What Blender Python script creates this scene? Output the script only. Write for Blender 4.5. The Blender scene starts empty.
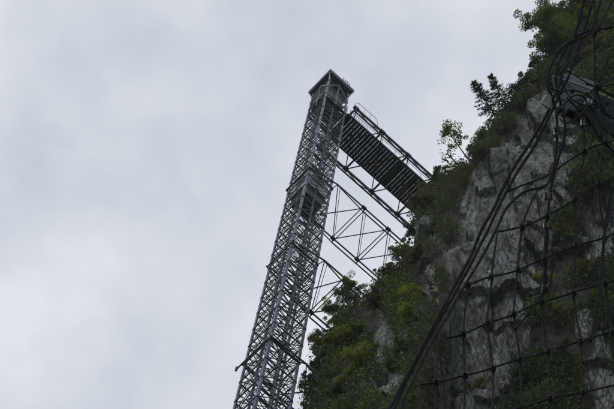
import bpy, math, random
import numpy as np
from mathutils import Vector, Matrix, noise
random.seed(7); rng = np.random.default_rng(7)
S = bpy.context.scene
C = S.collection
# ------------------------------------------------------------------ camera
F = 1600.0                                  # focal length in pixels of the 614 px wide photograph
def unit(v): v = np.array(v, float); return v / np.linalg.norm(v)
_u = unit([138., 634., -F]); _f = np.array([0, 0, -1.])
_y = unit(_f - _f.dot(_u) * _u); _x = np.cross(_y, _u)
RW = np.array([_x, _y, _u])                 # camera axes -> world axes
CAM = np.array([0, 0, 1.6])
cam = bpy.data.objects.new('camera', bpy.data.cameras.new('camera')); C.objects.link(cam)
cam.data.sensor_width = 36; cam.data.lens = F / 614 * 36
cam.data.clip_start = 0.1; cam.data.clip_end = 6000
M4 = Matrix([list(RW[0]) + [CAM[0]], list(RW[1]) + [CAM[1]], list(RW[2]) + [CAM[2]], [0, 0, 0, 1]])
cam.matrix_world = M4
S.camera = cam
S.render.resolution_x, S.render.resolution_y = 1024, 682
# ------------------------------------------------------------------ sky and sun (overcast)
SUN_EL, SUN_AZ = math.radians(52), math.radians(215)      # azimuth clockwise from +Y
w = bpy.data.worlds.new('World'); S.world = w; w.use_nodes = True
nt = w.node_tree; nt.nodes.clear()
def N(nt, t, **k):
    n = nt.nodes.new(t)
    for a, b in k.items(): setattr(n, a, b)
    return n
sky = N(nt, 'ShaderNodeTexSky', sky_type='NISHITA', sun_disc=False, sun_elevation=SUN_EL, sun_rotation=SUN_AZ)
tc = N(nt, 'ShaderNodeTexCoord')
mp = N(nt, 'ShaderNodeMapping'); mp.inputs['Scale'].default_value = (1, 1, 1.0)
n1 = N(nt, 'ShaderNodeTexNoise'); n1.inputs['Scale'].default_value = 8.0; n1.inputs['Detail'].default_value = 4; n1.inputs['Roughness'].default_value = .55
n1.inputs['Distortion'].default_value = 0
rmp = N(nt, 'ShaderNodeValToRGB')
rmp.color_ramp.elements[0].position = .3; rmp.color_ramp.elements[0].color = (5.55, 5.95, 6.6, 1)
rmp.color_ramp.elements[1].position = .68; rmp.color_ramp.elements[1].color = (7.7, 7.95, 8.4, 1)
mx = N(nt, 'ShaderNodeMix', data_type='RGBA'); mx.inputs[0].default_value = .93
bg = N(nt, 'ShaderNodeBackground'); bg.inputs['Strength'].default_value = 0.1
out = N(nt, 'ShaderNodeOutputWorld')
L = nt.links.new
L(tc.outputs['Generated'], mp.inputs[0]); L(mp.outputs[0], n1.inputs['Vector']); L(n1.outputs['Fac'], rmp.inputs[0])
L(sky.outputs[0], mx.inputs[6]); L(rmp.outputs[0], mx.inputs[7]); L(mx.outputs[2], bg.inputs[0]); L(bg.outputs[0], out.inputs[0])
sl = bpy.data.lights.new('sun', 'SUN'); sl.energy = 1.1; sl.angle = math.radians(25); sl.color = (1, .97, .93)
so = bpy.data.objects.new('sun', sl); C.objects.link(so)
sd = Vector((math.sin(SUN_AZ) * math.cos(SUN_EL), math.cos(SUN_AZ) * math.cos(SUN_EL), math.sin(SUN_EL)))
so.rotation_euler = sd.to_track_quat('Z', 'Y').to_euler()
S.view_settings.view_transform = 'Standard'; S.view_settings.look = 'None'
S.view_settings.exposure = .1; S.view_settings.gamma = 1
S.cycles.max_bounces = 5
# ------------------------------------------------------------------ helpers: frame of the tower
E1 = np.array([0.85974175, 0.51072902, 0.])      # along the footbridge, towards the cliff
E2 = np.array([-0.51072902, 0.85974175, 0.])
A0, S0 = 19.565, 32.985                          # tower centre in that frame
def W(a, s, z): return E1 * (A0 + a) + E2 * (S0 + s) + np.array([0, 0, z])
def ray(px, py): return unit(RW @ np.array([px - 307., 204.5 - py, -F]))
def proj(P):
    c = RW.T @ (np.array(P) - CAM); return 307 + F * c[0] / -c[2], 204.5 - F * c[1] / -c[2]
KS, KB = .147, 11.5                              # the cliff wall leans back by 0.147 m per metre
def wall_t(px, py):
    r = ray(px, py); return min((KB + KS * 1.6) / max(r @ E1 - KS * r[2], .06), 190.)
NRM = unit(-E1 + np.array([0, 0, KS]))           # out of the wall
NB = unit(-E1 * .6 - E2 * .5 + np.array([0, 0, -.06]))   # out of the steep rock buttress right of the gully
PB = CAM + ray(457, 200) * (wall_t(457, 200) - 6)
def sm(x): x = max(0., min(1., x)); return x * x * (3 - 2 * x)
def rock_t(px, py):                              # distance and outward normal of the rock along a ray
    xs = np.interp(py, [-80, 0, 60, 120, 150, 190, 250, 409, 500], [560, 530, 520, 478, 462, 446, 436, 424, 420])
    k = sm((px - xs) / 30.) * (1 - sm((py - 430) / 120.)) * sm((840 - px) / 150.)
    r = ray(px, py); den = r @ NB
    tb = ((PB - CAM) @ NB) / den if den < -.05 else 190.
    return wall_t(px, py) * (1 - k) + min(tb, 190.) * k, NRM * (1 - k) + NB * k

def tag(o, label=None, cat=None, group=None, kind=None):
    if label: o['label'] = label
    if cat: o['category'] = cat
    if group: o['group'] = group
    if kind: o['kind'] = kind
    return o
def mesh_obj(name, verts, faces, mat, parent=None, smooth=False):
    me = bpy.data.meshes.new(name)
    me.from_pydata([tuple(map(float, v)) for v in verts], [], faces)
    if smooth: me.polygons.foreach_set('use_smooth', [True] * len(me.polygons))
    me.update(); me.materials.append(mat)
    o = bpy.data.objects.new(name, me); C.objects.link(o)
    if parent:
        o.parent = parent; o.matrix_parent_inverse = parent.matrix_world.inverted()
    return o
def empty(name, loc):
    o = bpy.data.objects.new(name, None); C.objects.link(o); o.location = tuple(map(float, loc)); o.empty_display_size = .3
    bpy.context.view_layer.update()
    return o
class MB:
    def __init__(s): s.v = []; s.f = []
    def add(s, v, f):
        b = len(s.v); s.v += list(v); s.f += [tuple(b + i for i in q) for q in f]; return s
    def bar(s, p, q, wd, ht=None, up=(0, 0, 1)):
        p, q = np.array(p, float), np.array(q, float); ht = ht or wd
        d = unit(q - p); up = np.array(up, float)
        if abs(d @ unit(up)) > .98: up = E1
        x = unit(np.cross(d, up)); y = np.cross(x, d)
        c = [(-1, -1), (1, -1), (1, 1), (-1, 1)]
        v = [P + x * i * wd / 2 + y * j * ht / 2 for P in (p, q) for i, j in c]
        return s.add(v, [(0, 1, 2, 3), (7, 6, 5, 4), (0, 4, 5, 1), (1, 5, 6, 2), (2, 6, 7, 3), (3, 7, 4, 0)])
    def angle(s, p, q, wd, x, y, th=.014):         # rolled L section with its legs along x and y
        p, q, x, y = map(lambda a: np.array(a, float), (p, q, x, y))
        c = [(0, 0), (wd, 0), (wd, th), (th, th), (th, wd), (0, wd)]
        v = [P + x * i + y * j for P in (p, q) for i, j in c]
        return s.add(v, [(5, 4, 3, 2, 1, 0), tuple(range(6, 12))] + [(i, (i + 1) % 6, (i + 1) % 6 + 6, i + 6) for i in range(6)])
    def tube(s, pts, r, n=6, closed_ends=True):
        pts = [np.array(p, float) for p in pts]; m = len(pts)
        rr = r if hasattr(r, '__len__') else [r] * m
        t0 = unit(pts[1] - pts[0]); x = unit(np.cross(t0, [0.3, .2, .9])); v = []
        for i in range(m):
            t = unit(pts[min(i + 1, m - 1)] - pts[max(i - 1, 0)])
            x = unit(x - (x @ t) * t); y = np.cross(t, x)
            for k in range(n):
                a = 2 * math.pi * k / n; v.append(pts[i] + rr[i] * (math.cos(a) * x + math.sin(a) * y))
        f = [(i * n + k, i * n + (k + 1) % n, (i + 1) * n + (k + 1) % n, (i + 1) * n + k) for i in range(m - 1) for k in range(n)]
        if closed_ends: f += [tuple(range(n))[::-1], tuple((m - 1) * n + k for k in range(n))]
        return s.add(v, f)
    def box(s, c, x, y, z):                        # centre and three half-axis vectors
        c, x, y, z = map(lambda a: np.array(a, float), (c, x, y, z))
        v = [c + i * x + j * y + k * z for k in (-1, 1) for i, j in ((-1, -1), (1, -1), (1, 1), (-1, 1))]
        return s.add(v, [(3, 2, 1, 0), (4, 5, 6, 7), (0, 1, 5, 4), (1, 2, 6, 5), (2, 3, 7, 6), (3, 0, 4, 7)])
    def build(s, name, mat, parent=None, smooth=False): return mesh_obj(name, s.v, s.f, mat, parent, smooth)
def catmull(P, step):
    P = [np.array(p, float) for p in P]
    if len(P) < 3: 
        n = max(2, int(np.linalg.norm(P[1] - P[0]) / step)); return [P[0] + (P[1] - P[0]) * i / n for i in range(n + 1)]
    Q = [2 * P[0] - P[1]] + P + [2 * P[-1] - P[-2]]; o = []
    for i in range(1, len(Q) - 2):
        n = max(2, int(np.linalg.norm(Q[i + 1] - Q[i]) / step))
        for k in range(n):
            t = k / n
            o.append(.5 * (2 * Q[i] + (Q[i + 1] - Q[i - 1]) * t + (2 * Q[i - 1] - 5 * Q[i] + 4 * Q[i + 1] - Q[i + 2]) * t * t + (3 * Q[i] - Q[i - 1] - 3 * Q[i + 1] + Q[i + 2]) * t ** 3))
    o.append(P[-1]); return o
# ------------------------------------------------------------------ materials
def mat(name, col, rough=.6, metal=0., var=None, scale=4., bump=0., bscale=30., stretch=(1, 1, 1), trans=0.):
    m = bpy.data.materials.new(name); m.use_nodes = True; t = m.node_tree; b = t.nodes['Principled BSDF']
    b.inputs['Roughness'].default_value = rough; b.inputs['Metallic'].default_value = metal
    co = N(t, 'ShaderNodeTexCoord'); ma = N(t, 'ShaderNodeMapping'); ma.inputs['Scale'].default_value = stretch
    t.links.new(co.outputs['Object'], ma.inputs[0])
    nz = N(t, 'ShaderNodeTexNoise'); nz.inputs['Scale'].default_value = scale; nz.inputs['Detail'].default_value = 6
    t.links.new(ma.outputs[0], nz.inputs['Vector'])
    r = N(t, 'ShaderNodeValToRGB'); r.color_ramp.elements[0].position = .35; r.color_ramp.elements[1].position = .68
    r.color_ramp.elements[0].color = (*col, 1); r.color_ramp.elements[1].color = (*(var or [c * 1.5 for c in col]), 1)
    t.links.new(nz.outputs['Fac'], r.inputs[0]); t.links.new(r.outputs[0], b.inputs['Base Color'])
    if bump:
        n2 = N(t, 'ShaderNodeTexNoise'); n2.inputs['Scale'].default_value = bscale; n2.inputs['Detail'].default_value = 5
        bp = N(t, 'ShaderNodeBump'); bp.inputs['Strength'].default_value = bump; bp.inputs['Distance'].default_value = .05
        t.links.new(ma.outputs[0], n2.inputs['Vector']); t.links.new(n2.outputs['Fac'], bp.inputs['Height']); t.links.new(bp.outputs[0], b.inputs['Normal'])
    return m
def leaf_mat(name, c1, c2, c3):
    m = mat(name, c1, .75, 0, c2, .9); m.node_tree.nodes['Principled BSDF'].inputs['Specular IOR Level'].default_value = .2; t = m.node_tree; b = t.nodes['Principled BSDF']
    r = [n for n in t.nodes if n.bl_idname == 'ShaderNodeValToRGB'][0]
    gi = N(t, 'ShaderNodeNewGeometry'); oi = N(t, 'ShaderNodeObjectInfo')
    m1 = N(t, 'ShaderNodeMix', data_type='RGBA'); m1.inputs[7].default_value = (*c3, 1)
    ma = N(t, 'ShaderNodeMath', operation='MULTIPLY'); ma.inputs[1].default_value = .6
    t.links.new(gi.outputs['Random Per Island'], ma.inputs[0]); t.links.new(ma.outputs[0], m1.inputs[0])
    t.links.new(r.outputs[0], m1.inputs[6])
    hs = N(t, 'ShaderNodeHueSaturation'); mr = N(t, 'ShaderNodeMapRange'); mr.inputs[3].default_value = .7; mr.inputs[4].default_value = 1.3
    t.links.new(oi.outputs['Random'], mr.inputs[0]); t.links.new(mr.outputs[0], hs.inputs['Value'])
    t.links.new(m1.outputs[2], hs.inputs['Color']); t.links.new(hs.outputs[0], b.inputs['Base Color'])
    tr = N(t, 'ShaderNodeBsdfTranslucent'); t.links.new(hs.outputs[0], tr.inputs[0])
    ms = N(t, 'ShaderNodeMixShader'); ms.inputs[0].default_value = .3
    o = [n for n in t.nodes if n.bl_idname == 'ShaderNodeOutputMaterial'][0]
    t.links.new(b.outputs[0], ms.inputs[1]); t.links.new(tr.outputs[0], ms.inputs[2]); t.links.new(ms.outputs[0], o.inputs[0])
    return m
STEEL = mat('galvanised_steel', (.10, .112, .138), .55, .35, (.19, .21, .24), 1.3, .15)
STEEL_D = mat('weathered_steel', (.035, .041, .053), .6, .3, (.08, .09, .108), 1.5, .15)
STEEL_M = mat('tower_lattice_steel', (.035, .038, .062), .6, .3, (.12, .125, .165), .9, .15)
STEEL_L = mat('pale_steel', (.5, .53, .57), .5, .1, (.66, .69, .73), 1.2)
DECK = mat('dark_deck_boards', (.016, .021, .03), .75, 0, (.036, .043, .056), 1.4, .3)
ROOFM = mat('roof_sheet', (.035, .042, .055), .6, .2, (.07, .08, .1), 1.0, .2)
GLASSY = mat('cabin_panel', (.018, .023, .032), .35, .2, (.035, .042, .055), .8)
RUST = mat('orange_cloth', (.5, .09, .03), .8)
CABLE = mat('greased_wire_rope', (.006, .008, .011), .8, 0, (.018, .021, .026), 25, .4, 220)
NETM = mat('net_rope', (.006, .008, .010), .8, 0, (.018, .021, .024), 20, .4, 160)
WIRE = mat('mesh_wire', (.012, .014, .016), .7, .2, (.03, .035, .038), 15)
CLIP = mat('clip_steel', (.025, .028, .03), .6, .3, (.06, .066, .07), 30)
BRASS = mat('yellowed_clamp', (.3, .26, .17), .5, .4, (.5, .46, .36), 40)
WHITE = mat('pale_clamp', (.55, .58, .58), .5, 0, (.7, .72, .72), 30)
PLATE = mat('dull_blue_plate', (.016, .026, .038), .5, .2, (.04, .055, .07), 9, .25, 60)
PLATE_L = mat('zinc_plate', (.14, .18, .185), .5, .2, (.24, .29, .29), 14, .2, 60)
BARK = mat('bark', (.035, .03, .024), .9, 0, (.09, .08, .065), 6, .5)
BARK_L = mat('pale_bark', (.13, .125, .11), .9, 0, (.22, .21, .19), 6, .5)
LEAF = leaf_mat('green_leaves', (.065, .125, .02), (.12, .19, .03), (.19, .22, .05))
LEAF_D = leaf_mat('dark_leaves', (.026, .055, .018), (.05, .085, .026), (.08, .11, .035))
LEAF_Y = leaf_mat('yellowing_leaves', (.12, .18, .016), (.20, .25, .024), (.28, .27, .04))
LEAF_B = leaf_mat('brownish_leaves', (.08, .075, .02), (.17, .12, .03), (.12, .14, .035))
GRASS = leaf_mat('dry_grass', (.09, .095, .03), (.17, .14, .05), (.22, .18, .09))
for _m in (CABLE, NETM, WIRE, CLIP): _m.node_tree.nodes['Principled BSDF'].inputs['Specular IOR Level'].default_value = .2
# rock: grey limestone with dark streaks, pale patches, soil and moss where plants take hold
ROCK = bpy.data.materials.new('limestone'); ROCK.use_nodes = True; t = ROCK.node_tree; b = t.nodes['Principled BSDF']
b.inputs['Roughness'].default_value = .9
co = N(t, 'ShaderNodeTexCoord'); rot = N(t, 'ShaderNodeMapping'); rot.inputs['Rotation'].default_value = (0, 0, -math.radians(30.7))
rot.vector_type = 'POINT'; t.links.new(co.outputs['Object'], rot.inputs[0])
def rnoise(sc, stretch, det=8, ro=.6, dis=0.):
    ma = N(t, 'ShaderNodeMapping'); ma.inputs['Scale'].default_value = stretch; t.links.new(rot.outputs[0], ma.inputs[0])
    z = N(t, 'ShaderNodeTexNoise'); z.inputs['Scale'].default_value = sc; z.inputs['Detail'].default_value = det; z.inputs['Roughness'].default_value = ro; z.inputs['Distortion'].default_value = dis
    t.links.new(ma.outputs[0], z.inputs['Vector']); return z
def ramp(src, stops):
    r = N(t, 'ShaderNodeValToRGB'); e = r.color_ramp.elements
    while len(e) < len(stops): e.new(.5)
    for i, (p, c) in enumerate(stops): e[i].position = p; e[i].color = (*c, 1) if len(c) == 3 else c
    t.links.new(src, r.inputs[0]); return r
big = rnoise(.5, (1, 1, .3), 8, .65, 0)
base = ramp(big.outputs['Fac'], [(.34, (.065, .068, .068)), (.43, (.19, .2, .205)), (.52, (.35, .37, .375)), (.6, (.16, .16, .14)), (.72, (.28, .295, .295))])
strk = rnoise(1.5, (1, 1, .32), 8, .7, 0)
st = ramp(strk.outputs['Fac'], [(.40, (.22, .22, .21)), (.45, (1, 1, 1))])
fine = rnoise(4.0, (1, 1, .42), 10, .8)
fi = ramp(fine.outputs['Fac'], [(.41, (.2, .2, .21)), (.47, (.95, .95, .96)), (.58, (1.45, 1.45, 1.43))])
m1 = N(t, 'ShaderNodeMix', data_type='RGBA', blend_type='MULTIPLY'); m1.inputs[0].default_value = 1
m2 = N(t, 'ShaderNodeMix', data_type='RGBA', blend_type='MULTIPLY'); m2.inputs[0].default_value = 1
t.links.new(base.outputs[0], m1.inputs[6]); t.links.new(st.outputs[0], m1.inputs[7])
t.links.new(m1.outputs[2], m2.inputs[6]); t.links.new(fi.outputs[0], m2.inputs[7])
vor = N(t, 'ShaderNodeTexVoronoi', feature='DISTANCE_TO_EDGE'); vor.inputs['Scale'].default_value = .55
ma = N(t, 'ShaderNodeMapping'); ma.inputs['Scale'].default_value = (1, 1, .3); t.links.new(rot.outputs[0], ma.inputs[0])
wp = N(t, 'ShaderNodeMix', data_type='RGBA', blend_type='LINEAR_LIGHT'); wp.inputs[0].default_value = .35
t.links.new(ma.outputs[0], wp.inputs[6]); t.links.new(fine.outputs['Color'], wp.inputs[7]); t.links.new(wp.outputs[2], vor.inputs['Vector'])
ck = ramp(vor.outputs['Distance'], [(.0, (.25, .25, .26)), (.035, (1, 1, 1))])
vor2 = N(t, 'ShaderNodeTexVoronoi', feature='DISTANCE_TO_EDGE'); vor2.inputs['Scale'].default_value = 1.25
wp2 = N(t, 'ShaderNodeMix', data_type='RGBA', blend_type='LINEAR_LIGHT'); wp2.inputs[0].default_value = .12
ma2 = N(t, 'ShaderNodeMapping'); ma2.inputs['Scale'].default_value = (1, 1, .3); t.links.new(rot.outputs[0], ma2.inputs[0])
t.links.new(ma2.outputs[0], wp2.inputs[6]); t.links.new(fine.outputs['Color'], wp2.inputs[7]); t.links.new(wp2.outputs[2], vor2.inputs['Vector'])
ck2 = ramp(vor2.outputs['Distance'], [(.0, (.12, .12, .13)), (.05, (1, 1, 1))])
mk2 = N(t, 'ShaderNodeMix', data_type='RGBA', blend_type='MULTIPLY'); mk2.inputs[0].default_value = .75
t.links.new(m2.outputs[2], mk2.inputs[6]); t.links.new(ck2.outputs[0], mk2.inputs[7])
m3 = N(t, 'ShaderNodeMix', data_type='RGBA', blend_type='MULTIPLY'); m3.inputs[0].default_value = .8
t.links.new(mk2.outputs[2], m3.inputs[6]); t.links.new(ck.outputs[0], m3.inputs[7])
vg = N(t, 'ShaderNodeAttribute', attribute_name='veg')
vn = rnoise(1.6, (1, 1, .5), 6, .65)
va = N(t, 'ShaderNodeMath', operation='ADD'); t.links.new(vg.outputs['Fac'], va.inputs[0]); t.links.new(vn.outputs['Fac'], va.inputs[1])
vr = ramp(va.outputs[0], [(.80, (0, 0, 0)), (.98, (1, 1, 1))])
soil = ramp(fine.outputs['Fac'], [(.40, (.006, .009, .004)), (.47, (.03, .034, .014)), (.53, (.016, .028, .008)), (.62, (.10, .09, .045))])
m4 = N(t, 'ShaderNodeMix', data_type='RGBA'); t.links.new(vr.outputs[0], m4.inputs[0]); t.links.new(m3.outputs[2], m4.inputs[6]); t.links.new(soil.outputs[0], m4.inputs[7])
t.links.new(m4.outputs[2], b.inputs['Base Color'])
hb = N(t, 'ShaderNodeMath', operation='ADD'); t.links.new(fine.outputs['Fac'], hb.inputs[0]); t.links.new(strk.outputs['Fac'], hb.inputs[1])
bp = N(t, 'ShaderNodeBump'); bp.inputs['Strength'].default_value = .9; bp.inputs['Distance'].default_value = .35
hb2 = N(t, 'ShaderNodeMath', operation='ADD'); hn = rnoise(14, (1, 1, .5), 6, .8); t.links.new(hb.outputs[0], hb2.inputs[0]); t.links.new(hn.outputs['Fac'], hb2.inputs[1])
t.links.new(hb2.outputs[0], bp.inputs['Height']); t.links.new(bp.outputs[0], b.inputs['Normal'])

# ------------------------------------------------------------------ ground
GM = mat('meadow', (.04, .06, .025), .95, 0, (.08, .085, .04), .5, .4, 4)
tag(mesh_obj('ground', [(-3000, -3000, 0), (3000, -3000, 0), (3000, 3000, 0), (-3000, 3000, 0)], [(0, 1, 2, 3)], GM), kind='structure')
PM = mat('gravel', (.2, .19, .17), .95, 0, (.3, .29, .27), 8, .5, 40)
pv = []
for i in range(-30, 31):
    c = E2 * i * 1.5 + np.array([0, 0, .004]) + E1 * .4 * math.sin(i * .3); pv += [c - E1 * .9, c + E1 * .9]
tag(mesh_obj('path', pv, [(2 * i, 2 * i + 1, 2 * i + 3, 2 * i + 2) for i in range(60)], PM), kind='structure')

# ------------------------------------------------------------------ cliff
SIL = [(-80, 610), (-40, 586), (0, 566), (20, 556), (50, 544), (70, 535), (90, 520), (110, 500), (130, 485), (150, 473), (165, 464), (178, 446), (186, 428), (198, 414), (215, 411), (235, 409), (250, 404), (268, 398), (285, 384), (300, 369), (320, 351), (345, 328), (365, 318), (395, 312), (409, 308), (430, 303), (470, 270), (520, 180), (700, -60), (1000, -300), (2400, -900)]
sy, sx = zip(*SIL)
def xsil(y): return float(np.interp(y, sy, sx)) + 3 * noise.noise(Vector((y / 9., 1.7, 0)))
def slab(px, py):            # 1 on the bare limestone, 0 where plants grow
    l = np.interp(py, [60, 100, 120, 150, 190, 220, 250, 300, 409, 460], [570, 524, 512, 490, 463, 450, 446, 443, 436, 434]); r = np.interp(py, [60, 120, 200, 300, 409], [575, 592, 568, 540, 505])
    m = min((px - l) / 14., (r - px) / 16.)
    for cx, cy, rx, ry in ((388, 345, 15, 26), (395, 392, 26, 16), (600, 225, 22, 50), (604, 385, 18, 40), (345, 393, 8, 12), (418, 240, 8, 22), (585, 330, 10, 18), (432, 290, 8, 22), (436, 232, 9, 14), (382, 300, 7, 14), (552, 90, 12, 16), (410, 350, 7, 16), (575, 20, 9, 16), (530, 385, 16, 14)):
        m = max(m, (1 - math.hypot((px - cx) / rx, (py - cy) / ry)) * 1.6)
    m = min(m, .9) + .75 * noise.fractal(Vector((px / 17., py / 30., 3.)), 1, 2, 3)
    return max(0., min(1., .5 + m))
rows = list(np.arange(-60, 440, 1.7)) + [445, 455, 470, 490, 520, 570, 650, 760, 900, 1150, 1500, 2000, 2400]
cols = list(np.linspace(0, 1, 190) ** 1.0 ); xr = 640
extra = [700, 800, 1000, 1400]
V = []; Q = []; VEG = []
def disp(P, px, py):
    a, s, z = P @ E1, P @ E2, P[2]
    h = 1.1 * noise.fractal(Vector((s / 7, z / 17, a / 9)), 1, 2, 4)
    r = noise.ridged_multi_fractal(Vector((s / 3.2, z / 9, 5.)), 1, 2.1, 4, 1, 2)
    h += .38 * (r - 1.3)
    q = Vector((s / 1.9 + .35 * noise.noise(Vector((s, z / 4, 0))), z / 5.0 + .3 * noise.noise(Vector((z / 3, s, 4))), 2.))
    h += .6 * noise.cell(q) * slab(px, py) - .2 * slab(px, py)
    q2 = Vector((s / .8 + .4 * noise.noise(Vector((s / 2, z / 3, 8))), z / 2.4 + .3 * noise.noise(Vector((z / 2, s, 3))), 6.))
    h += .26 * noise.cell(q2)
    h += .13 * noise.fractal(Vector((s / .7, z / 1.8, 9)), .8, 2, 5)
    return h
for py in rows:
    x0 = xsil(py)
    line = []
    for k in (60, 30, 14, 6, 3, 1.2, .4): line.append((x0, k))
    for c in cols: line.append((x0 + (xr - x0) * c, 0))
    for x in extra: line.append((x, 0))
    for px, k in line:
        r = ray(px, py); tt, nn = rock_t(px, py); P = CAM + r * tt; nn = unit(nn)
        edge = max(0, 1 - (px - x0) / 22.) if px < 640 else 0
        sc = 1. if py < 500 else .6
        h = disp(P, px, py) * sc * (1 if px < 700 else .5) - .9 * edge ** 2
        P = P + nn * h + E1 * k + np.array([0, 0, .25 * k if k else 0])
        V.append(P); VEG.append(1 - slab(px, py))
nc = len(line)
for i in range(len(rows) - 1):
    for j in range(nc - 1):
        Q.append((i * nc + j, (i + 1) * nc + j, (i + 1) * nc + j + 1, i * nc + j + 1))
cliff = mesh_obj('cliff', V, Q, ROCK, smooth=False); tag(cliff, kind='structure')
at = cliff.data.attributes.new('veg', 'FLOAT', 'POINT'); at.data.foreach_set('value', VEG)
V = np.array(V)
NS = 7
def surf(px, py):            # point of the built rock surface seen at a pixel (approximately)
    i = int(round((py + 60) / 1.7)); i = max(0, min(i, 293)); x0 = xsil(rows[i])
    j = NS + int(round(max(0, min(1, (px - x0) / (xr - x0))) * 189))
    return V[i * nc + j]

# ------------------------------------------------------------------ lift tower
HW = 1.015
tower = empty('lattice_tower', W(0, 0, 56))
tag(tower, 'tall slim grey steel lattice lift tower with a square roofed head rising beside the cliff', 'tower')
ZB, ZT = 56., 119.4
corners = [(-1, -1), (1, -1), (1, 1), (-1, 1)]
for (i, j) in corners:
    m = MB(); p = W(i * HW, j * HW, ZB); q = W(i * HW, j * HW, ZT)
    m.angle(p, q, .14, -E1 * i, -E2 * j, .03)
    m.angle(p + (-E1 * i - E2 * j) * .05, q + (-E1 * i - E2 * j) * .05, .09, -E1 * i, -E2 * j, .02)
    o = m.build('corner_post', STEEL, tower)
def face_panel(i, z0, z1):
    a, bq = corners[i], corners[(i + 1) % 4]
    g = lambda c, z, inset=0.: W(c[0] * (HW - inset), c[1] * (HW - inset), z)
    m = MB(); out_ = (E1 * (a[0] + bq[0]) + E2 * (a[1] + bq[1])) / 2
    z = z0
    while z < z1 - .01:
        m.bar(g(a, z), g(bq, z), .065, .08)
        m.bar(g(a, z + 1, .01), g(bq, z + 1, .01), .035, .04)
        m.bar(g(a, z + .05, .02), g(bq, z + 1.95, .02), .034, .04, out_)
        m.bar(g(bq, z + .05, .05), g(a, z + 1.95, .05), .034, .04, out_)
        for q_ in (0, 1):
            m.bar(g(a, z + q_, .035), g(bq, z + q_ + .97, .035), .024, .028, out_)
        for cc, dd_ in ((a, bq), (bq, a)):          # gusset at every node
            v_ = unit(g(dd_, z) - g(cc, z)); m.box(g(cc, z, -.008) + v_ * .1, v_ * .09, np.array([0, 0, .10]), unit(out_) * .006)
        z += 2
    return m
for i in range(4):
    face_panel(i, 56, 64).build('lattice_panel', STEEL_M, tower)
    for z in range(64, 114, 4): face_panel(i, z, min(z + 4, 114)).build('lattice_panel', STEEL_D if i in (1, 2) else STEEL_M, tower)
# inner guide rails, counterweight track, service ladder, cable tray
for (a, s) in ((-.72, 0), (.72, 0), (0, .8), (0, -.78)):
    MB().bar(W(a, s, 56), W(a, s, 118), .10, .12).build('guide_rail', STEEL, tower)
m = MB()
for s in (.55, .85): m.bar(W(.86, s, 56), W(.86, s, 117), .05)
for k in range(200): m.bar(W(.86, .55, 56.2 + k * .3), W(.86, .85, 56.2 + k * .3), .025)
m.build('ladder', STEEL, tower)
for k in range(29): z = 57 + 2 * k; MB().bar(W(-HW, 0, z), W(HW, 0, z), .05).bar(W(0, -HW, z + .01), W(0, HW, z + .01), .05).build('inner_tie', STEEL_D, tower)
# collars where the bracing meets the tower
for z in (74.1, 86.5, 98.85):
    m = MB(); c = HW + (.06 if z > 90 else .02)
    for i in range(4):
        a, bq = corners[i], corners[(i + 1) % 4]
        m.bar(W(a[0] * c, a[1] * c, z), W(bq[0] * c, bq[1] * c, z), .08, .10)
    m.build('collar', STEEL_D, tower)
m = MB(); m.bar(W(-1.13, -1.1, 73.9), W(-1.13, 1.5, 73.9), .07, .08); m.bar(W(-1.13, 1.45, 73.75), W(-1.13, 1.45, 74.15), .1)
m.build('side_arm', STEEL_D, tower)
# head: platform, machine room frames, roof
m = MB()
for k in range(9): m.bar(W(-HW, -HW + .25 * k + .02, 114.3), W(HW, -HW + .25 * k + .02, 114.3), .18, .05)
for k in (-1, 0, 1): m.bar(W(k * .9, -1.05, 114.2), W(k * .9, 1.05, 114.2), .1, .14)
m.build('platform', DECK, tower)
m = MB()
for i in range(4):
    a, bq = corners[i], corners[(i + 1) % 4]
    for z in (115.4, 117.0, 118.5): m.bar(W(a[0] * HW, a[1] * HW, z), W(bq[0] * HW, bq[1] * HW, z), .07)
    m.bar(W(a[0] * .99, a[1] * .99, 114.5), W(bq[0] * .99, bq[1] * .99, 117), .05); m.bar(W(bq[0] * .97, bq[1] * .97, 114.5), W(a[0] * .97, a[1] * .97, 117), .05)
    mid = ((a[0] + bq[0]) / 2 * HW, (a[1] + bq[1]) / 2 * HW)
    m.bar(W(*mid, 114.3), W(*mid, 119.3), .06)
    m.bar(W(a[0] * HW, a[1] * HW, 117), W(*mid, 119.3), .06); m.bar(W(bq[0] * HW, bq[1] * HW, 117), W(*mid, 119.3), .06)
    m.bar(W(a[0] * HW, a[1] * HW, 118.6), W(a[0] * 1.18, a[1] * 1.18, 119.6), .05)
m.build('head_frame', STEEL, tower)
m = MB(); m.box(W(-.05, .15, 117.6), E1 * .84, E2 * .84, np.array([0, 0, 1.6])); m.build('winch_shade_box', GLASSY, tower)  # winch housing enlarged in near-black to stand in for the room's inner shade
m = MB(); m.box(W(.1, -.2, 116.2), E1 * .5, E2 * .3, np.array([0, 0, .35])); m.bar(W(-1, .1, 116.6), W(1, .1, 116.6), .2, .25); m.bar(W(-1, -.5, 116.6), W(1, -.5, 116.6), .15, .2)
m.build('winch_base', STEEL_D, tower)
m = MB(); m.box(W(1.08, -.75, 115.3), E1 * .03, E2 * .32, np.array([0, 0, .9])); m.build('side_panel', STEEL_L, tower)
rf = MB(); RH = 1.26; zr = 119.75
rf.add([W(-RH, -RH, zr), W(RH, -RH, zr), W(RH, RH, zr), W(-RH, RH, zr), W(-RH, -RH, zr + .5), W(RH, -RH, zr + .5), W(RH, RH, zr + .5), W(-RH, RH, zr + .5), W(0, 0, zr + 1.0)],
       [(3, 2, 1, 0), (0, 1, 5, 4), (1, 2, 6, 5), (2, 3, 7, 6), (3, 0, 4, 7), (4, 5, 8), (5, 6, 8), (6, 7, 8), (7, 4, 8)])
roof = rf.build('roof', ROOFM, tower)
m = MB()
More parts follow.
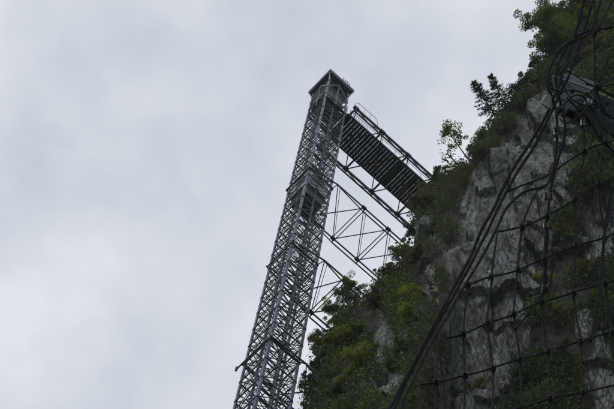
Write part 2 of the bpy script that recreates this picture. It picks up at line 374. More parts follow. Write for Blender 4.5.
for i in range(4):
    a, bq = corners[i], corners[(i + 1) % 4]
    m.bar(W(a[0] * 1.2, a[1] * 1.2, zr - .06), W(bq[0] * 1.2, bq[1] * 1.2, zr - .06), .07, .09)
    m.bar(W(a[0] * 1.02, a[1] * 1.02, zr - .10), W(bq[0] * 1.02, bq[1] * 1.02, zr - .10), .08, .14)
for k in range(-2, 3): m.bar(W(k * .42, -1.15, zr - .05), W(k * .42, 1.15, zr - .05), .05, .08)
m.build('eaves_beams', STEEL, roof)
m = MB()
for a in (.1, .3, .5, .75): m.bar(W(a, -RH, zr + .4), W(a, -RH - .02, zr + .4 + .5 + .2 * random.random()), .035)
m.bar(W(0, -RH, zr + .8), W(.8, -RH, zr + .8), .03)
m.build('roof_rail', STEEL_D, roof)

# ------------------------------------------------------------------ lift cabin
cab = empty('lift_cabin', W(0, 0, 95.2))
tag(cab, 'pale boxy lift cabin above dark equipment, hanging inside the upper part of the lattice tower', 'lift cabin')
def shell(z0, z1, h, matl, name, parent): m = MB(); m.box(W(0, 0, (z0 + z1) / 2), E1 * h, E2 * h, np.array([0, 0, (z1 - z0) / 2])); return m.build(name, matl, parent)
shell(97.3, 99.9, .76, STEEL_L, 'body', cab); shell(95.8, 97.1, .72, GLASSY, 'equipment_box', cab); shell(97.102, 97.298, .82, DECK, 'floor_frame', cab); shell(99.902, 100.1, .82, STEEL, 'cabin_roof', cab)
for f_ in ((-1, 0), (0, -1), (1, 0), (0, 1)):
    n_ = E1 * f_[0] + E2 * f_[1]; t_ = np.cross([0, 0, 1], n_); m = MB(); m.box(W(0, 0, 98.95) + n_ * .765, t_ * .5, np.array([0, 0, .6]), n_ * .01); m.build('window', GLASSY, cab)
m = MB()
for i, j in corners: m.bar(W(i * .8, j * .8, 95.7), W(i * .8, j * .8, 101.2), .06)
m.bar(W(-.78, 0, 101.1), W(.78, 0, 101.1), .14, .2)
m.build('carrying_frame', STEEL_L, cab)
m = MB(); m.bar(W(0, 0, 101.2), W(0, 0, 117), .05); m.bar(W(.15, 0, 101.2), W(.15, 0, 117), .03); m.build('hoist_rope', STEEL_D, cab)

# ------------------------------------------------------------------ footbridge
AE = 11.8
br = empty('footbridge', W(1.1, 0, 114))
tag(br, 'steel footbridge with dark plank deck running from the tower head to the cliff', 'footbridge')
zc, sc_ = 113.9, 2.02
nodes = [1.2 + 2.65 * k for k in range(5)]
for s in (-sc_, sc_):
    m = MB(); m.bar(W(1.05, s, zc), W(AE, s, zc), .15, .17); m.build('upper_chord', STEEL, br)
    m = MB()
    m.bar(W(1.05, s, zc - .85), W(AE, s, zc - .85), .10, .12)
    for k, a in enumerate(nodes):
        m.bar(W(a, s, zc), W(a, s, zc - .85), .08)
        if a + 2.65 < AE:
            m.bar(W(a, s, zc - .1), W(a + 1.32, s, zc - .8), .06); m.bar(W(a + 1.32, s, zc - .8), W(a + 2.65, s, zc - .1), .06)
    m.build('lower_chord', STEEL_D, br)
for a in nodes:
    if a < AE:
        m = MB(); m.bar(W(a, -sc_, zc), W(a, sc_, zc), .13, .16); m.build('cross_beam', STEEL_D, br)
        for s in (-sc_, sc_): m = MB(); m.box(W(a, s, zc - .03), E1 * .22, E2 * .12, np.array([0, 0, .14])); m.build('node_plate', STEEL_D, br)
for a, b2 in zip(nodes[:-1], nodes[1:]):
    for sg in (-1, 1):
        m = MB(); m.bar(W(a, sg * sc_, zc - .02 - .06 * (sg > 0)), W(b2, -sg * sc_, zc - .02 - .06 * (sg > 0)), .075); m.build('wind_brace', STEEL_D, br)
m = MB(); a = 1.1; k = 0
while a < AE:
    m.bar(W(a, -1.34, 113.74), W(a, 1.0, 113.74), .246 + .012 * random.random(), .06); a += .274; k += 1
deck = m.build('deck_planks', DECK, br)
for s in (-1.3, -.75, -.2, .4, .96):
    m = MB(); m.bar(W(1.05, s, 113.66), W(AE, s, 113.66), .06, .09); m.build('stringer', STEEL_D, br)
m = MB(); a = 1.4
while a < AE: m.bar(W(a, -1.32, 113.6), W(a, .98, 113.6), .05, .04); a += 1.325
m.build('deck_ties', STEEL_D, br)
m = MB()
for s in (-1.37, 1.03): m.bar(W(1.05, s, 113.78), W(AE, s, 113.78), .04, .16)
m.build('toe_board', STEEL, br)
m = MB()
for s in (-1.4, 1.06):
    m.bar(W(1.1, s, 114.7), W(AE, s, 114.7), .03)
    a = 1.15
    while a < AE: m.bar(W(a, s, 113.7), W(a, s, 114.7), .025); a += 1.325 if a > 3 else .16
m.build('railing', STEEL, br)
m = MB(); m.tube(catmull([W(1.0, -2.0, 114.1), W(1.2, -2.2, 114.75), W(2.2, -2.2, 114.8), W(3.0, -2.2, 114.75), W(3.3, -2.1, 114.)], .2), .018, 5)
for a in (1.3, 1.9, 2.5): m.bar(W(a, -2.12, 114), W(a, -2.2, 114.8), .02)
m.build('handrail', STEEL, br)
m = MB(); m.box(W(5.2, .1, 113.58), E1 * .09, E2 * .05, np.array([0, 0, .04])); 
o = m.build('marker_tag', RUST, br); o['label'] = 'tiny orange mark under the deck'

# ------------------------------------------------------------------ bracing frames between tower and cliff
def bracing(z, nd, hs, aend, label, double=True, inner=1.12):
    r = empty('bracing_frame', W(1.1, 0, z)); tag(r, label, 'steel bracing', 'bracing frames tying the tower to the cliff')
    for sg in (-1, 1):
        m = MB(); m.bar(W(nd[0], sg * hs, z), W(aend, sg * hs, z), .08, .10); m.build('upper_chord', STEEL, r)
        m = MB(); m.bar(W(nd[0], sg * hs, z - .1), W(nd[1], sg * hs, z - .75), .06); m.bar(W(nd[1], sg * hs, z - .75), W(aend, sg * hs, z - .75), .07, .08)
        for a in nd[1:]: m.bar(W(a, sg * hs, z), W(a, sg * hs, z - .75), .05)
        m.build('lower_chord', STEEL_D, r)
        m = MB(); m.bar(W(-HW - .1, sg * inner, z + .02), W(nd[0], sg * hs, z), .08, .08); m.build('tower_strut', STEEL_D, r)
        m = MB(); m.bar(W(HW, sg * HW, z + .12), W(nd[0], sg * hs, z), .05, .05); m.build('tower_strut', STEEL_D, r)
        for a in nd[1:]:
            m = MB(); m.box(W(a, sg * hs, z - .02), E1 * .16, E2 * .1, np.array([0, 0, .10])); m.build('node_plate', STEEL_D, r)
    for k, a in enumerate(nd):
        if k == 0: continue
        m = MB(); m.bar(W(a - .08, -hs, z), W(a - .08, hs, z), .055)
        m.bar(W(a + .14, -hs, z - .05), W(a + .14, hs, z - .05), .055)
        m.build('cross_beam', STEEL, r)
    for a, b2 in zip(nd[:-1], nd[1:]):
        for sg in (-1, 1):
            m = MB(); m.bar(W(a, sg * hs, z - .04 - .07 * (sg > 0)), W(b2, -sg * hs, z - .04 - .07 * (sg > 0)), .055)
            if sg < 0 and double: m.bar(W(a + .22, sg * hs, z - .25), W(b2 + .12, -sg * hs, z - .25), .035)
            m.build('wind_brace', STEEL_D, r)
    return r
bracing(98.85, [1.1, 3.42, 5.6, 7.8], 1.51, 8.6, 'uppermost open steel bracing frame between tower and cliff, just under the footbridge')
bracing(86.5, [1.1, 2.75, 4.9], 1.5, 6.4, 'middle open steel bracing frame below the uppermost one, ending in the bushes')
bracing(74.1, [1.3, 3.2], 1.2, 5.5, 'lowest steel bracing frame, mostly hidden behind the foliage at the tower foot', False)

CONC = mat('weathered_concrete', (.2, .2, .19), .9, 0, (.3, .3, .28), 3, .4)
m = MB(); m.box(W(AE + .3, 0, 113.4), E1 * .7, E2 * 2.2, np.array([0, 0, .7])); tag(m.build('bridge_footing', CONC), 'concrete footing under the cliff end of the footbridge', 'footing')
# ------------------------------------------------------------------ plants
def leaves(m, c, n, rad, size, flat=.75, rs=random):
    for _ in range(n):
        while True:
            d = np.array([rs.uniform(-1, 1) for _ in range(3)])
            if 0.05 < d @ d < 1: break
        p = c + d * rad * (1, 1, flat)
        x = unit([rs.gauss(0, 1) for _ in range(3)]); y = unit(np.cross(x, [rs.gauss(0, 1) for _ in range(3)]))
        s = size * rs.uniform(.6, 1.3)
        m.add([p - x * s, p + y * s * .5 + x * s * .1, p + x * s, p - y * s * .5 + x * s * .1], [(0, 1, 2, 3)])
def bush_proto(seed, kind):
    rs = random.Random(seed); cr = MB(); tr = MB()
    nl = {'bush': 9, 'tree': 16, 'sapling': 7, 'twig': 9}[kind]
    H = {'bush': .9, 'tree': 1.7, 'sapling': 2.4, 'twig': 1.3}[kind]
    lean = np.array([rs.uniform(-.15, .15), rs.uniform(-.15, .15), 0])
    trunk = [np.array([0, 0, -.25]), lean * .4 + [0, 0, H * .4], lean + [0, 0, H]]
    tr.tube(catmull(trunk, .2), [.055 * (1 - .75 * i / 12) for i in range(len(catmull(trunk, .2)))], 5)
    tips = []
    for i in range(nl):
        f = rs.uniform(.15, 1) if kind != 'sapling' else rs.uniform(.6, 1)
        p0 = np.array([0, 0, 0.]) + lean * f + [0, 0, H * f]
        ang = rs.uniform(0, 6.28); le = rs.uniform(.45, .95) * (1 if kind != 'sapling' else .55) * (1.15 - .4 * f)
        p2 = p0 + np.array([math.cos(ang) * le, math.sin(ang) * le, rs.uniform(.1, .5) * le])
        p1 = (p0 + p2) / 2 + np.array([rs.uniform(-.08, .08), rs.uniform(-.08, .08), .05])
        pts = catmull([p0, p1, p2], .12); tr.tube(pts, [.024 * (1 - .8 * i / len(pts)) for i in range(len(pts))], 4)
        tips += [p2, p1] if kind != 'twig' else [p2]
        for _ in range(3):
            q = p1 + (p2 - p1) * rs.random(); e = q + np.array([rs.gauss(0, .2) for _ in range(3)])
            tr.tube([q, e], [.009, .004], 3); tips.append(e)
    tips.append(trunk[-1])
    for q in tips:
        if rs.random() < (.12 if kind != 'twig' else .4): continue
        leaves(cr, q, {'bush': 110, 'tree': 140, 'sapling': 42, 'twig': 9}[kind], rs.uniform(.14, .34), .058 if kind != 'tree' else .042, rs=rs)
    return cr, tr
def conifer_proto(seed):
    rs = random.Random(seed); cr = MB(); tr = MB(); tr.tube([(0, 0, -.2), (0, 0, 2.4)], [.05, .008], 5)
    for k in range(15):
        z = .3 + k * .14; le = (.72 - k * .043) * rs.uniform(.8, 1.15)
        for q in range(7):
            a = rs.uniform(0, 6.28); e = np.array([math.cos(a) * le, math.sin(a) * le, z + .05]); s0 = np.array([0, 0, z])
            tr.tube([s0, e], [.012, .004], 3)
            for _ in range(34):
                p = s0 + (e - s0) * rs.uniform(.2, 1.05); d = unit([rs.gauss(0, 1), rs.gauss(0, 1), rs.gauss(-.3, .6)]) * rs.uniform(.05, .11)
                y = unit(np.cross(d, e + [.1, 0, 0])) * .014
                cr.add([p - y, p + y, p + d + y * .4, p + d - y * .4], [(0, 1, 2, 3)])
    return cr, tr
PROTO = {}
def proto(kind, v, lm, bm):
    key = (kind, v, lm.name)
    if key not in PROTO:
        cr, tr = conifer_proto(v) if kind == 'conifer' else bush_proto(v * 13 + len(kind), kind)
        mk = []
        for nm, mb, ml in (('crown', cr, lm), ('trunk', tr, bm)):
            me = bpy.data.meshes.new(nm); me.from_pydata([tuple(map(float, q)) for q in mb.v], [], mb.f); me.materials.append(ml); mk.append(me)
        PROTO[key] = mk
    return PROTO[key]
FWD = RW @ np.array([0, 0, -1.]); IMX = RW @ np.array([1., 0, 0]); IMY = RW @ np.array([0, 1., 0])
def plant(kind, px, py, rpx, lm, label, v=None, lean=(0, 0), group='bushes growing on the cliff', bm=None, off=1.2):
    """root at the rock seen near (px,py); crown radius about rpx photo pixels; lean in metres sideways/out"""
    global NP
    v = v if v is not None else random.randint(0, 3)
    P = surf(px, py); D = np.linalg.norm(P - CAM); sc = rpx / F * D
    o = bpy.data.objects.new({'conifer': 'conifer', 'tree': 'tree', 'sapling': 'sapling', 'twig': 'shrub', 'bush': 'bush'}[kind], None)
    C.objects.link(o); o.empty_display_size = .2
    up = unit(np.array([0, 0, 1.]) + NRM * .75 + IMX * lean[0] + IMY * lean[1])
    q = Vector(up).to_track_quat('Z', 'Y')
    o.matrix_world = Matrix.Translation(Vector(P + NRM * off * .2)) @ q.to_matrix().to_4x4() @ Matrix.Rotation(random.uniform(0, 6.28), 4, 'Z') @ Matrix.Scale(sc, 4)
    tag(o, label, 'tree' if kind in ('tree', 'conifer', 'sapling') else 'bush', group)
    for nm, me in zip(('crown', 'trunk'), proto(kind, v, lm, bm or BARK)):
        c = bpy.data.objects.new(nm, me); C.objects.link(c); c.parent = o
    return o
g1 = 'trees on the skyline of the cliff'
plant('tree', 561, 48, 26, LEAF, 'large leafy tree on the skyline left of the two thick cables at the top', 0, (-.3, .2), g1)
plant('tree', 576, 20, 25, LEAF, 'leafy tree at the very top edge, touching the thick cables', 1, (-.4, .1), g1)
plant('bush', 541, 60, 17, LEAF_D, 'small bush sending a thin leafy branch out into the sky left of the net post', 2, (-.9, .1), g1)
plant('bush', 529, 82, 16, LEAF_D, 'rounded dark bush on the skyline between the dark conifer and the net post', 3, (-.2, .2), g1)
plant('conifer', 501, 118, 24, LEAF_D, 'small bluish dark conifer on the skyline above the bare rock slab', 0, (-.25, .35), g1)
plant('conifer', 510, 108, 19, LEAF_D, 'second smaller dark conifer close behind the bluish one', 1, (-.1, .4), g1)
plant('bush', 484, 137, 17, LEAF, 'mid green bush on the skyline left of the small conifers', 1, (-.2, .3), g1)
plant('bush', 478, 150, 11, LEAF, 'lower mid green bush at the foot of the leaning sapling', 2, (-.4, .1), g1)
plant('sapling', 469, 160, 21, LEAF, 'slender pale stemmed sapling leaning left into the sky with one leafy tuft', 0, (-.9, .95), g1, BARK_L)
plant('twig', 463, 170, 17, LEAF_D, 'thin nearly bare twiggy shrub against the sky right of the footbridge end', 1, (-.9, .4), g1)
plant('bush', 446, 184, 11, LEAF_B, 'brownish bush on the ledge right above the footbridge end', 0, (-.3, 0))
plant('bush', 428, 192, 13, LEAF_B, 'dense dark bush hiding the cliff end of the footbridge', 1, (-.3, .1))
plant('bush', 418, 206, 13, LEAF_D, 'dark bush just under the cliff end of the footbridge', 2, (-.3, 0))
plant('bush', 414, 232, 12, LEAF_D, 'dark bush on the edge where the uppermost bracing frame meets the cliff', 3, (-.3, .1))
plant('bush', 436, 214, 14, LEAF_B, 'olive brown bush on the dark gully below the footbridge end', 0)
plant('bush', 438, 240, 13, LEAF_D, 'dark bush at the left border of the bare slab, above the yellowish one', 1)
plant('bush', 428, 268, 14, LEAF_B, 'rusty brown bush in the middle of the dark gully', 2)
plant('bush', 407, 262, 12, LEAF, 'green bush on the cliff edge a little below the uppermost bracing frame', 3, (-.3, .2))
plant('bush', 400, 282, 12, LEAF_B, 'brown green bush on the edge above the big leafy spur', 0, (-.2, .1))
plant('tree', 378, 297, 15, LEAF, 'leafy tree at the top of the spur, beneath the middle bracing frame', 2, (-.3, .3))
plant('tree', 364, 313, 16, LEAF, 'broad leafy tree in the middle of the spur edge', 3, (-.5, .1))
plant('tree', 349, 331, 16, LEAF, 'leafy tree leaning out from the spur towards the tower', 0, (-.7, .1))
plant('bush', 331, 353, 13, LEAF, 'bush with loose outer twigs nearest the tower at the spur foot', 1, (-.6, 0))
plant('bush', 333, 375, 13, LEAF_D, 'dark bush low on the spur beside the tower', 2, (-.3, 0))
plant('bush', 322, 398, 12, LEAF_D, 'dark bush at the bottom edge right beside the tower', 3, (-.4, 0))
plant('bush', 352, 352, 22, LEAF_Y, 'brighter yellow green bush on the lower spur', 0)
plant('bush', 343, 400, 14, LEAF_D, 'dull dark bush at the bottom edge under the bright green one', 1)
plant('bush', 368, 336, 15, LEAF, 'green bush left of the small grey outcrop', 2)
plant('bush', 365, 376, 22, LEAF_Y, 'bright green bush at the foot of the small grey outcrop', 3)
plant('bush', 392, 315, 15, LEAF_B, 'brown green bush above the small grey outcrop', 0)
plant('bush', 416, 305, 15, LEAF_Y, 'yellowish green bush between the gully and the bare slab', 1)
plant('bush', 419, 335, 16, LEAF_Y, 'bright green bush left of the steep cable bundle', 2)
plant('bush', 414, 364, 13, LEAF, 'green bush just left of where the cable bundle leaves the picture', 3)
plant('bush', 548, 278, 12, LEAF_Y, 'bright green bush behind the net to the right of the bare slab', 0)
plant('bush', 556, 322, 13, LEAF_Y, 'yellow green bush behind the middle of the net', 1)
plant('bush', 540, 250, 11, LEAF, 'small bush behind the net under the lower yellowed clamp', 2)
plant('bush', 523, 385, 13, LEAF_D, 'dark bush behind the net at the bottom of the bare slab', 3)
plant('bush', 487, 398, 12, LEAF, 'green bush at the bottom edge behind the net', 0)
plant('bush', 456, 402, 12, LEAF, 'low green bush at the bottom edge between cable bundle and slab', 1)
plant('bush', 592, 30, 16, LEAF_Y, 'large yellow green bush at the upper right behind the cable web', 2)
plant('bush', 606, 62, 14, LEAF_Y, 'yellow green bush just above the net post at the right edge', 3)
plant('bush', 572, 50, 12, LEAF_B, 'brown bush between the thick cables and the yellow green one', 0)
plant('bush', 594, 282, 12, LEAF_B, 'brown bush behind the right part of the net', 1)
plant('bush', 572, 362, 12, LEAF_B, 'autumn brown bush behind the lower right of the net', 2)
plant('bush', 604, 130, 13, LEAF_D, 'dark bush under the net post at the right edge', 3)
# uncountable leafy and grassy cover on the ledges
def cover(name, n, lm, sel, size, thick, blade=False):
    cs = []; ds = []; tries = 0
    while len(cs) < n and tries < n * 12:
        tries += 1
        py = random.uniform(-20, 425); x0 = xsil(py); px = random.uniform(x0, 625)
        if not sel(px, py): continue
        P = surf(px, py)
        if noise.noise(Vector(P * [.5, .5, .28])) < -.13 + random.uniform(-.2, .15): continue
        cs.append(P + NRM * random.uniform(-.05, thick)); ds.append(np.linalg.norm(P - CAM) / 95)
    def rn(k): v = rng.normal(size=(k, 3)); return v
    def un(v): return v / np.linalg.norm(v, axis=1)[:, None]
    c = np.repeat(np.array(cs), 7, axis=0); k = len(c); dd = np.repeat(np.array(ds), 7)[:, None]; c = c + rn(k) * .2 * dd; s = size * rng.uniform(.5, 1.5, k)[:, None] * dd
    if blade:
        d = un(rn(k) * [.5, .5, .3] + [0, 0, .3] + NRM * .8) * s * 3; y = un(np.cross(d, FWD)) * s * .16
        dz = np.array([0, 0, 1.]); q = [c - y, c + y, c + d * .6 + y * .6 - dz * s * .3, c + d - dz * s * .9]
    else:
        x = un(rn(k)); y = un(np.cross(x, rn(k))); q = [c - x * s, c + y * s * .5, c + x * s, c - y * s * .5]
    v = np.stack(q, 1).reshape(-1, 3); me = bpy.data.meshes.new(name)
    me.vertices.add(4 * k); me.vertices.foreach_set('co', v.ravel()); me.loops.add(4 * k); me.loops.foreach_set('vertex_index', np.arange(4 * k))
    me.polygons.add(k); me.polygons.foreach_set('loop_start', np.arange(0, 4 * k, 4)); me.polygons.foreach_set('loop_total', np.full(k, 4)); me.update(); me.validate()
    me.materials.append(lm); o = bpy.data.objects.new(name, me); C.objects.link(o); tag(o, kind='stuff'); return o
veg = lambda px, py: slab(px, py) < .45
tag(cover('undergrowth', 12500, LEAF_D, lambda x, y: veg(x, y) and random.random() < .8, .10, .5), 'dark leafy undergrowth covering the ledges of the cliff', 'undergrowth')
tag(cover('ivy', 4500, LEAF, lambda x, y: veg(x, y) and (x < 430 and y > 280 or x > 530), .10, .6), 'brighter green creeping leaves on the lower spur and right side of the cliff', 'creepers')
tag(cover('dry_grass', 14000, GRASS, lambda x, y: veg(x, y) and not (x < 430 and y > 290 and random.random() < .7), .09, .15, True), 'brownish grass tufts hanging over the ledges of the cliff', 'grass')

# ------------------------------------------------------------------ rockfall net, cables and post in the foreground
def fg(px, py, dd=0.): 
    D = 9.5 * (1 + .0004 * (px - 520) - .0006 * (py - 250)) + dd
    return CAM + ray(px, py) * D
PXM = 9.5 / F
def rope_pts(P, dd=0., step=.03):
    q = catmull([fg(*p[:2], (p[2] if len(p) > 2 else 0) + dd) for p in P], step); k = random.uniform(0, 99)
    return [p + IMX * .010 * noise.noise(Vector((k, i * step * 3.5, 0))) + IMY * .008 * noise.noise(Vector((k, i * step * 4.5, 5))) for i, p in enumerate(q)]
def twisted(pts, rad, m, strands=4, pitch=.085, n=5):
    L_ = [0]
    for a, b2 in zip(pts[:-1], pts[1:]): L_.append(L_[-1] + np.linalg.norm(b2 - a))
    x = unit(np.cross(pts[1] - pts[0], [.3, .2, .9])); fr = []
    for i in range(len(pts)):
        tt = unit(pts[min(i + 1, len(pts) - 1)] - pts[max(i - 1, 0)]); x = unit(x - (x @ tt) * tt); fr.append((x, np.cross(tt, x)))
    for k in range(strands):
        q = []
        for p, l, (xx, yy) in zip(pts, L_, fr):
            a = 2 * math.pi * (k / strands + l / pitch); q.append(p + (xx * math.cos(a) + yy * math.sin(a)) * rad * .54)
        m.tube(q, rad * .5, n)
def cable(name, P, dia, label, dd=0., group=None, kind='wire rope'):
    m = MB(); twisted(rope_pts(P, dd, .018), dia / 2 * PXM, m)
    o = m.build(name, CABLE, smooth=True); tag(o, label, kind, group); return o
G = 'thick wire ropes of the rockfall net'
cable('wire_rope', [(588, -12), (574, 38), (560, 82), (547, 113), (529, 144), (508, 178), (487, 221), (467, 262), (437, 318), (400, 388), (384, 418)], 3.9, 'straight thick wire rope, outermost on the left, from the top edge past the net post', 0, G)
cable('wire_rope', [(596, -12), (584, 30), (570, 72), (555, 105), (538, 138), (512.5, 182), (491.5, 222), (472, 262), (443, 314), (407, 380), (391, 415)], 3.4, 'second thick wire rope lying just right of the outermost straight one', .07, G)
cable('wire_rope', [(604, -12), (597, 14), (588, 34), (566, 44), (554, 58), (548, 83), (553, 98), (556, 116), (557, 137), (554, 166), (546, 185), (524, 192), (507, 208), (496, 229), (484, 254), (464, 287), (442, 325), (416, 372), (398, 415)], 3.2, 'thick wire rope looping round the left of the net post, then joining the bundle below', -.08, G)
cable('wire_rope', [(612, 28), (590, 31), (572, 40), (560, 58), (556, 84), (563, 112), (565, 138), (558, 160), (550, 192), (548, 224), (547, 257), (545, 272), (546, 288)], 3.2, 'thick wire rope hanging steeply from the net post with two yellowed clamps on it', .03, G)
cable('wire_rope', [(553, 250), (552, 268), (549, 287), (542, 296), (529, 312), (514, 329)], 2.5, 'short rope tail bent down left with a loose end in the middle of the net', -.05, G)
cable('wire_rope', [(620, 146), (612, 190), (605, 232), (601, 283), (596, 312), (590, 341)], 3.4, 'braided rope hanging near the right edge and ending loose in the net', -.06, G)
cable('wire_rope', [(567, 98), (576, 108), (588, 120), (600, 138), (614, 152), (624, 160)], 2.6, 'greyish rope running right and down from the net post to the right edge', -.15, G)
cable('wire_rope', [(562, 116), (566, 104), (574, 96), (583, 96), (587, 104), (583, 113), (572, 117)], 2.2, 'thin rope eye curled under the net post plates', -.2, G)
# clamps
def clamp(px, py, wpx, hpx, m_, label, dd=-.1):
    r = empty('rope_clamp', fg(px, py, dd)); tag(r, label, 'rope clamp', 'clamps on the ropes')
    c = fg(px, py, dd); m = MB(); X = IMX * wpx / 2 * PXM; Y = IMY * hpx / 2 * PXM; Z = -FWD
    m.box(c, X, Y, Z * .018); m.build('saddle', m_, r)
    for sg in (-1, 1):
        mm = MB(); q = c + X * sg * .65; mm.tube([q + Y * 1.5 - Z * .03, q + Y * 1.5 + Z * .02, q - Y * .3 + Z * .03], .006, 6); mm.tube([q - Y * 1.0 + Z * .02, q - Y * 1.9 + Z * .025], .010, 6)
        mm.build('bolt', CLIP, r)
clamp(548, 196, 8, 4, BRASS, 'upper yellowed clamp on the steep rope below the net post')
clamp(547.5, 225, 8, 4, BRASS, 'lower yellowed clamp on the steep rope below the net post')
clamp(545.5, 289, 7, 4, CLIP, 'dark clamp where the short rope tail bends off in the net')
clamp(583.5, 122.5, 5.5, 5.5, WHITE, 'small pale clamp just below the net post')
clamp(555.5, 132, 3.5, 6, WHITE, 'narrow pale sleeve on the ropes left below the net post')
clamp(560, 111, 9, 5, CLIP, 'dark clamp gathering the ropes at the net post foot', -.12)
# net
net = empty('rockfall_net', fg(520, 300)); tag(net, 'dark square mesh rope net hanging in front of the rock at the lower right', 'net')
VR = [[(538, 188), (522, 227), (518, 270), (513.6, 314), (520, 359), (522, 412)],
      [(583.5, 124), (584.7, 151), (575, 199), (575.6, 246), (573.5, 293), (580.6, 341), (583, 392), (585, 415)],
      [(604, 100), (606, 143), (599, 184), (604, 238), (605, 283), (612, 332), (616, 370)],
      [(497, 231), (491, 277), (488, 323), (493, 368), (492, 415)],
      [(468, 285), (463, 334), (465, 375.5), (464, 415)],
      [(440, 333), (436, 382.5), (436, 415)],
      [(547, 216), (544.6, 258.6), (541.8, 302), (548, 351), (550, 398), (552, 415)],
      [(596, -10), (594, 32), (596, 87), (595, 110)]]
HR = [[(508, 192), (547, 176), (584.7, 151), (606, 143), (622, 138)],
      [(496, 232), (522, 227), (547, 216), (575, 199), (599, 184), (622, 174)],
      [(468, 285), (491, 277), (518, 270), (544.6, 258.6), (575.6, 246), (604, 238), (622, 231)],
      [(448, 338), (463, 334), (488, 323), (513.6, 314), (541.8, 302), (573.5, 293), (605, 283), (622, 278)],
      [(421, 385), (436, 382.5), (465, 375.5), (493, 368), (520, 359), (548, 351), (580.6, 341), (612, 332), (622, 329)],
      [(490, 418), (522, 407), (550, 398), (583, 392), (622, 383)],
      [(573, 40), (594, 32), (622, 24)], [(586, 84), (596, 87), (622, 100)], [(596, 87), (622, 72)], [(596, 87), (604, 112), (622, 122)], [(596, 87), (584, 100), (575, 118)], [(594, 32), (608, 10), (618, -8)], [(596, 87), (608, 60), (622, 48)]]
for r in VR: m = MB(); m.tube(rope_pts(r, 0, .06), 1.05 * PXM, 6); m.build('net_rope', NETM, net, True)
for r in HR: m = MB(); m.tube(rope_pts(r, .012, .06), 1.0 * PXM, 6); m.build('net_rope', NETM, net, True)
vs = {tuple(p) for r in VR for p in r}
for p in sorted({tuple(p) for r in HR for p in r} & vs):
    m = MB(); c = fg(*p, -.012); a = random.uniform(-.3, .3); X = IMX * math.cos(a) + IMY * math.sin(a); Y = np.cross(FWD, X)
    m.box(c, X * .013, Y * .010, -FWD * .011); m.box(c - FWD * .012, X * .008, Y * .016, -FWD * .005)
    for s1 in (-1, 1): m.tube([c + X * s1 * .012 - Y * .022, c + X * s1 * .012 - FWD * .02, c + X * s1 * .012 + Y * .022], .004, 4)
    m.build('cross_clip', CLIP, net)
# fine wire mesh behind the rope net: hexagonal twisted wire
def edge_x(py): return float(np.interp(py, [100, 135, 180, 230, 285, 335, 385, 420], [585, 572, 548, 503, 473, 447, 425, 412]))
m = MB(); cw, ch = 6.2, 7.4
wob = lambda x, y: (x + 3.2 * noise.noise(Vector((x / 22, y / 22, 0))), y + 3.2 * noise.noise(Vector((x / 22, y / 22, 7))))
def w2(x, y): x, y = wob(x, y - .30 * (x - 500)); return fg(x, y, .05)
iy = 0; y = 60.
while y < 520:
    x = 400 + (iy % 2) * cw / 2
    while x < 622:
        yy = y - .30 * (x - 500)
        if x > edge_x(yy) + 2 and yy < 414 and yy > 105 and random.random() < .93:
            p = w2(x, y - ch * .22); q = w2(x, y + ch * .22)
            m.tube([p, q], .0024, 3, False); m.tube([q, w2(x - cw / 2, y + ch * .78 - ch * .0)], .0009, 3, False); m.tube([q, w2(x + cw / 2, y + ch * .78)], .0009, 3, False)
        x += cw
    y += ch; iy += 1
m.build('fine_wire_mesh', WIRE, net)
# post head
post = empty('net_post', fg(600, 108, .4)); tag(post, 'dark steel net post with triangular gusset plates holding the ropes at the right edge', 'post')
def plate(P, dds, th, m_, name):
    m = MB(); n = len(P); a = [fg(*p, d) for p, d in zip(P, dds)]; nn = unit(np.cross(a[1] - a[0], a[2] - a[0])) * th
    m.add(a + [q + nn for q in a], [tuple(range(n)), tuple(range(n, 2 * n))[::-1]] + [(i, (i + 1) % n, (i + 1) % n + n, i + n) for i in range(n)])
    return m.build(name, m_, post)
plate([(553, 76), (592, 90), (587, 99), (569, 102), (557, 97)], [.1, .3, .3, .15, .12], .012, PLATE, 'gusset_plate')
plate([(562, 74), (572, 75), (600, 84), (597, 92), (575, 88)], [.5, .5, .55, .5, .45], .012, PLATE, 'gusset_plate')
plate([(594, 91), (624, 105), (624, 128), (606, 121), (592, 108)], [.25, .25, .3, .3, .3], .012, PLATE, 'gusset_plate')
m = MB()
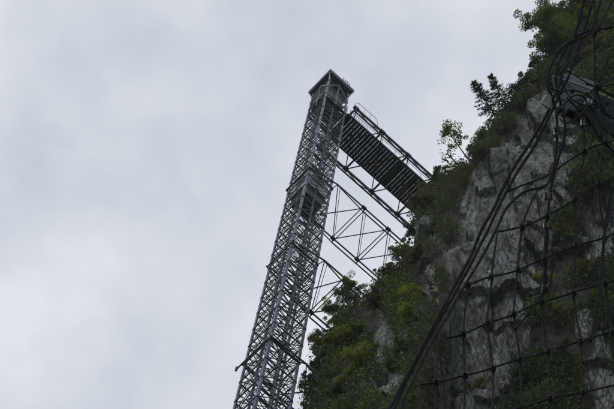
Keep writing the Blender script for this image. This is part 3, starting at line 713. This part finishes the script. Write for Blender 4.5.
for p, q in (((553, 76), (592, 90)), ((594, 91), (624, 105))): m.bar(fg(*p, .09), fg(*q, .24), .010, .010)
m.build('plate_flange', PLATE_L, post)
plate([(545.5, 95), (555, 99.5), (550.5, 109.5), (539.5, 103.5)], [-.1, -.05, -.05, -.1], -.010, PLATE_L, 'end_plate')
m = MB(); m.bar(fg(568, 108, .35), fg(720, 150, 1.2), .16, .13); m.build('beam', PLATE, post)
m = MB(); m.tube([fg(566, 112, .2), fg(590, 122, .3)], .03, 12); m.build('socket', CABLE, post, True)
m = MB()
for p in ((560, 84), (572, 92), (561, 92), (586, 94), (606, 104)): c = fg(*p, .08 if p[0] < 590 else .22); m.tube([c, c - FWD * .03], .013, 6)
m.build('bolt', CLIP, post)
GW = 'thin loose wires tangled round the net post'
for k_, P_ in enumerate(([(556, 60), (562, 84), (572, 100), (590, 106), (606, 96), (622, 92)], [(549, 88), (560, 92), (572, 90), (588, 96), (600, 110), (604, 130), (620, 140)],
           [(575, 112), (590, 104), (600, 108), (610, 118), (622, 112)], [(566, 70), (580, 78), (596, 87), (610, 84), (622, 86)], [(558, 118), (566, 124), (580, 116), (592, 98), (598, 70), (606, 44), (622, 36)],
           [(614, -8), (604, 20), (594, 32), (584, 48), (570, 60), (560, 74)], [(606, 143), (612, 120), (618, 90), (622, 60)])):
    m = MB(); m.tube(rope_pts(P_, -.14 - .02 * k_, .04), .75 * PXM, 5)
    tag(m.build('loose_wire', CABLE, None, True), 'thin dark loose wire tangled round the net post and plates', 'wire', GW)
# ------------------------------------------------------------------ haze
hz = MB(); hz.box((0, 0, 89), (260, 0, 0), (0, 260, 0), (0, 0, 90))
hm = bpy.data.materials.new('haze'); hm.use_nodes = True; t = hm.node_tree; t.nodes.clear()
pv_ = N(t, 'ShaderNodeVolumePrincipled'); pv_.inputs['Color'].default_value = (.86, .93, 1, 1); pv_.inputs['Density'].default_value = .00025; pv_.inputs['Anisotropy'].default_value = 0
oo = N(t, 'ShaderNodeOutputMaterial'); t.links.new(pv_.outputs[0], oo.inputs['Volume'])
tag(hz.build('haze', hm), kind='stuff')
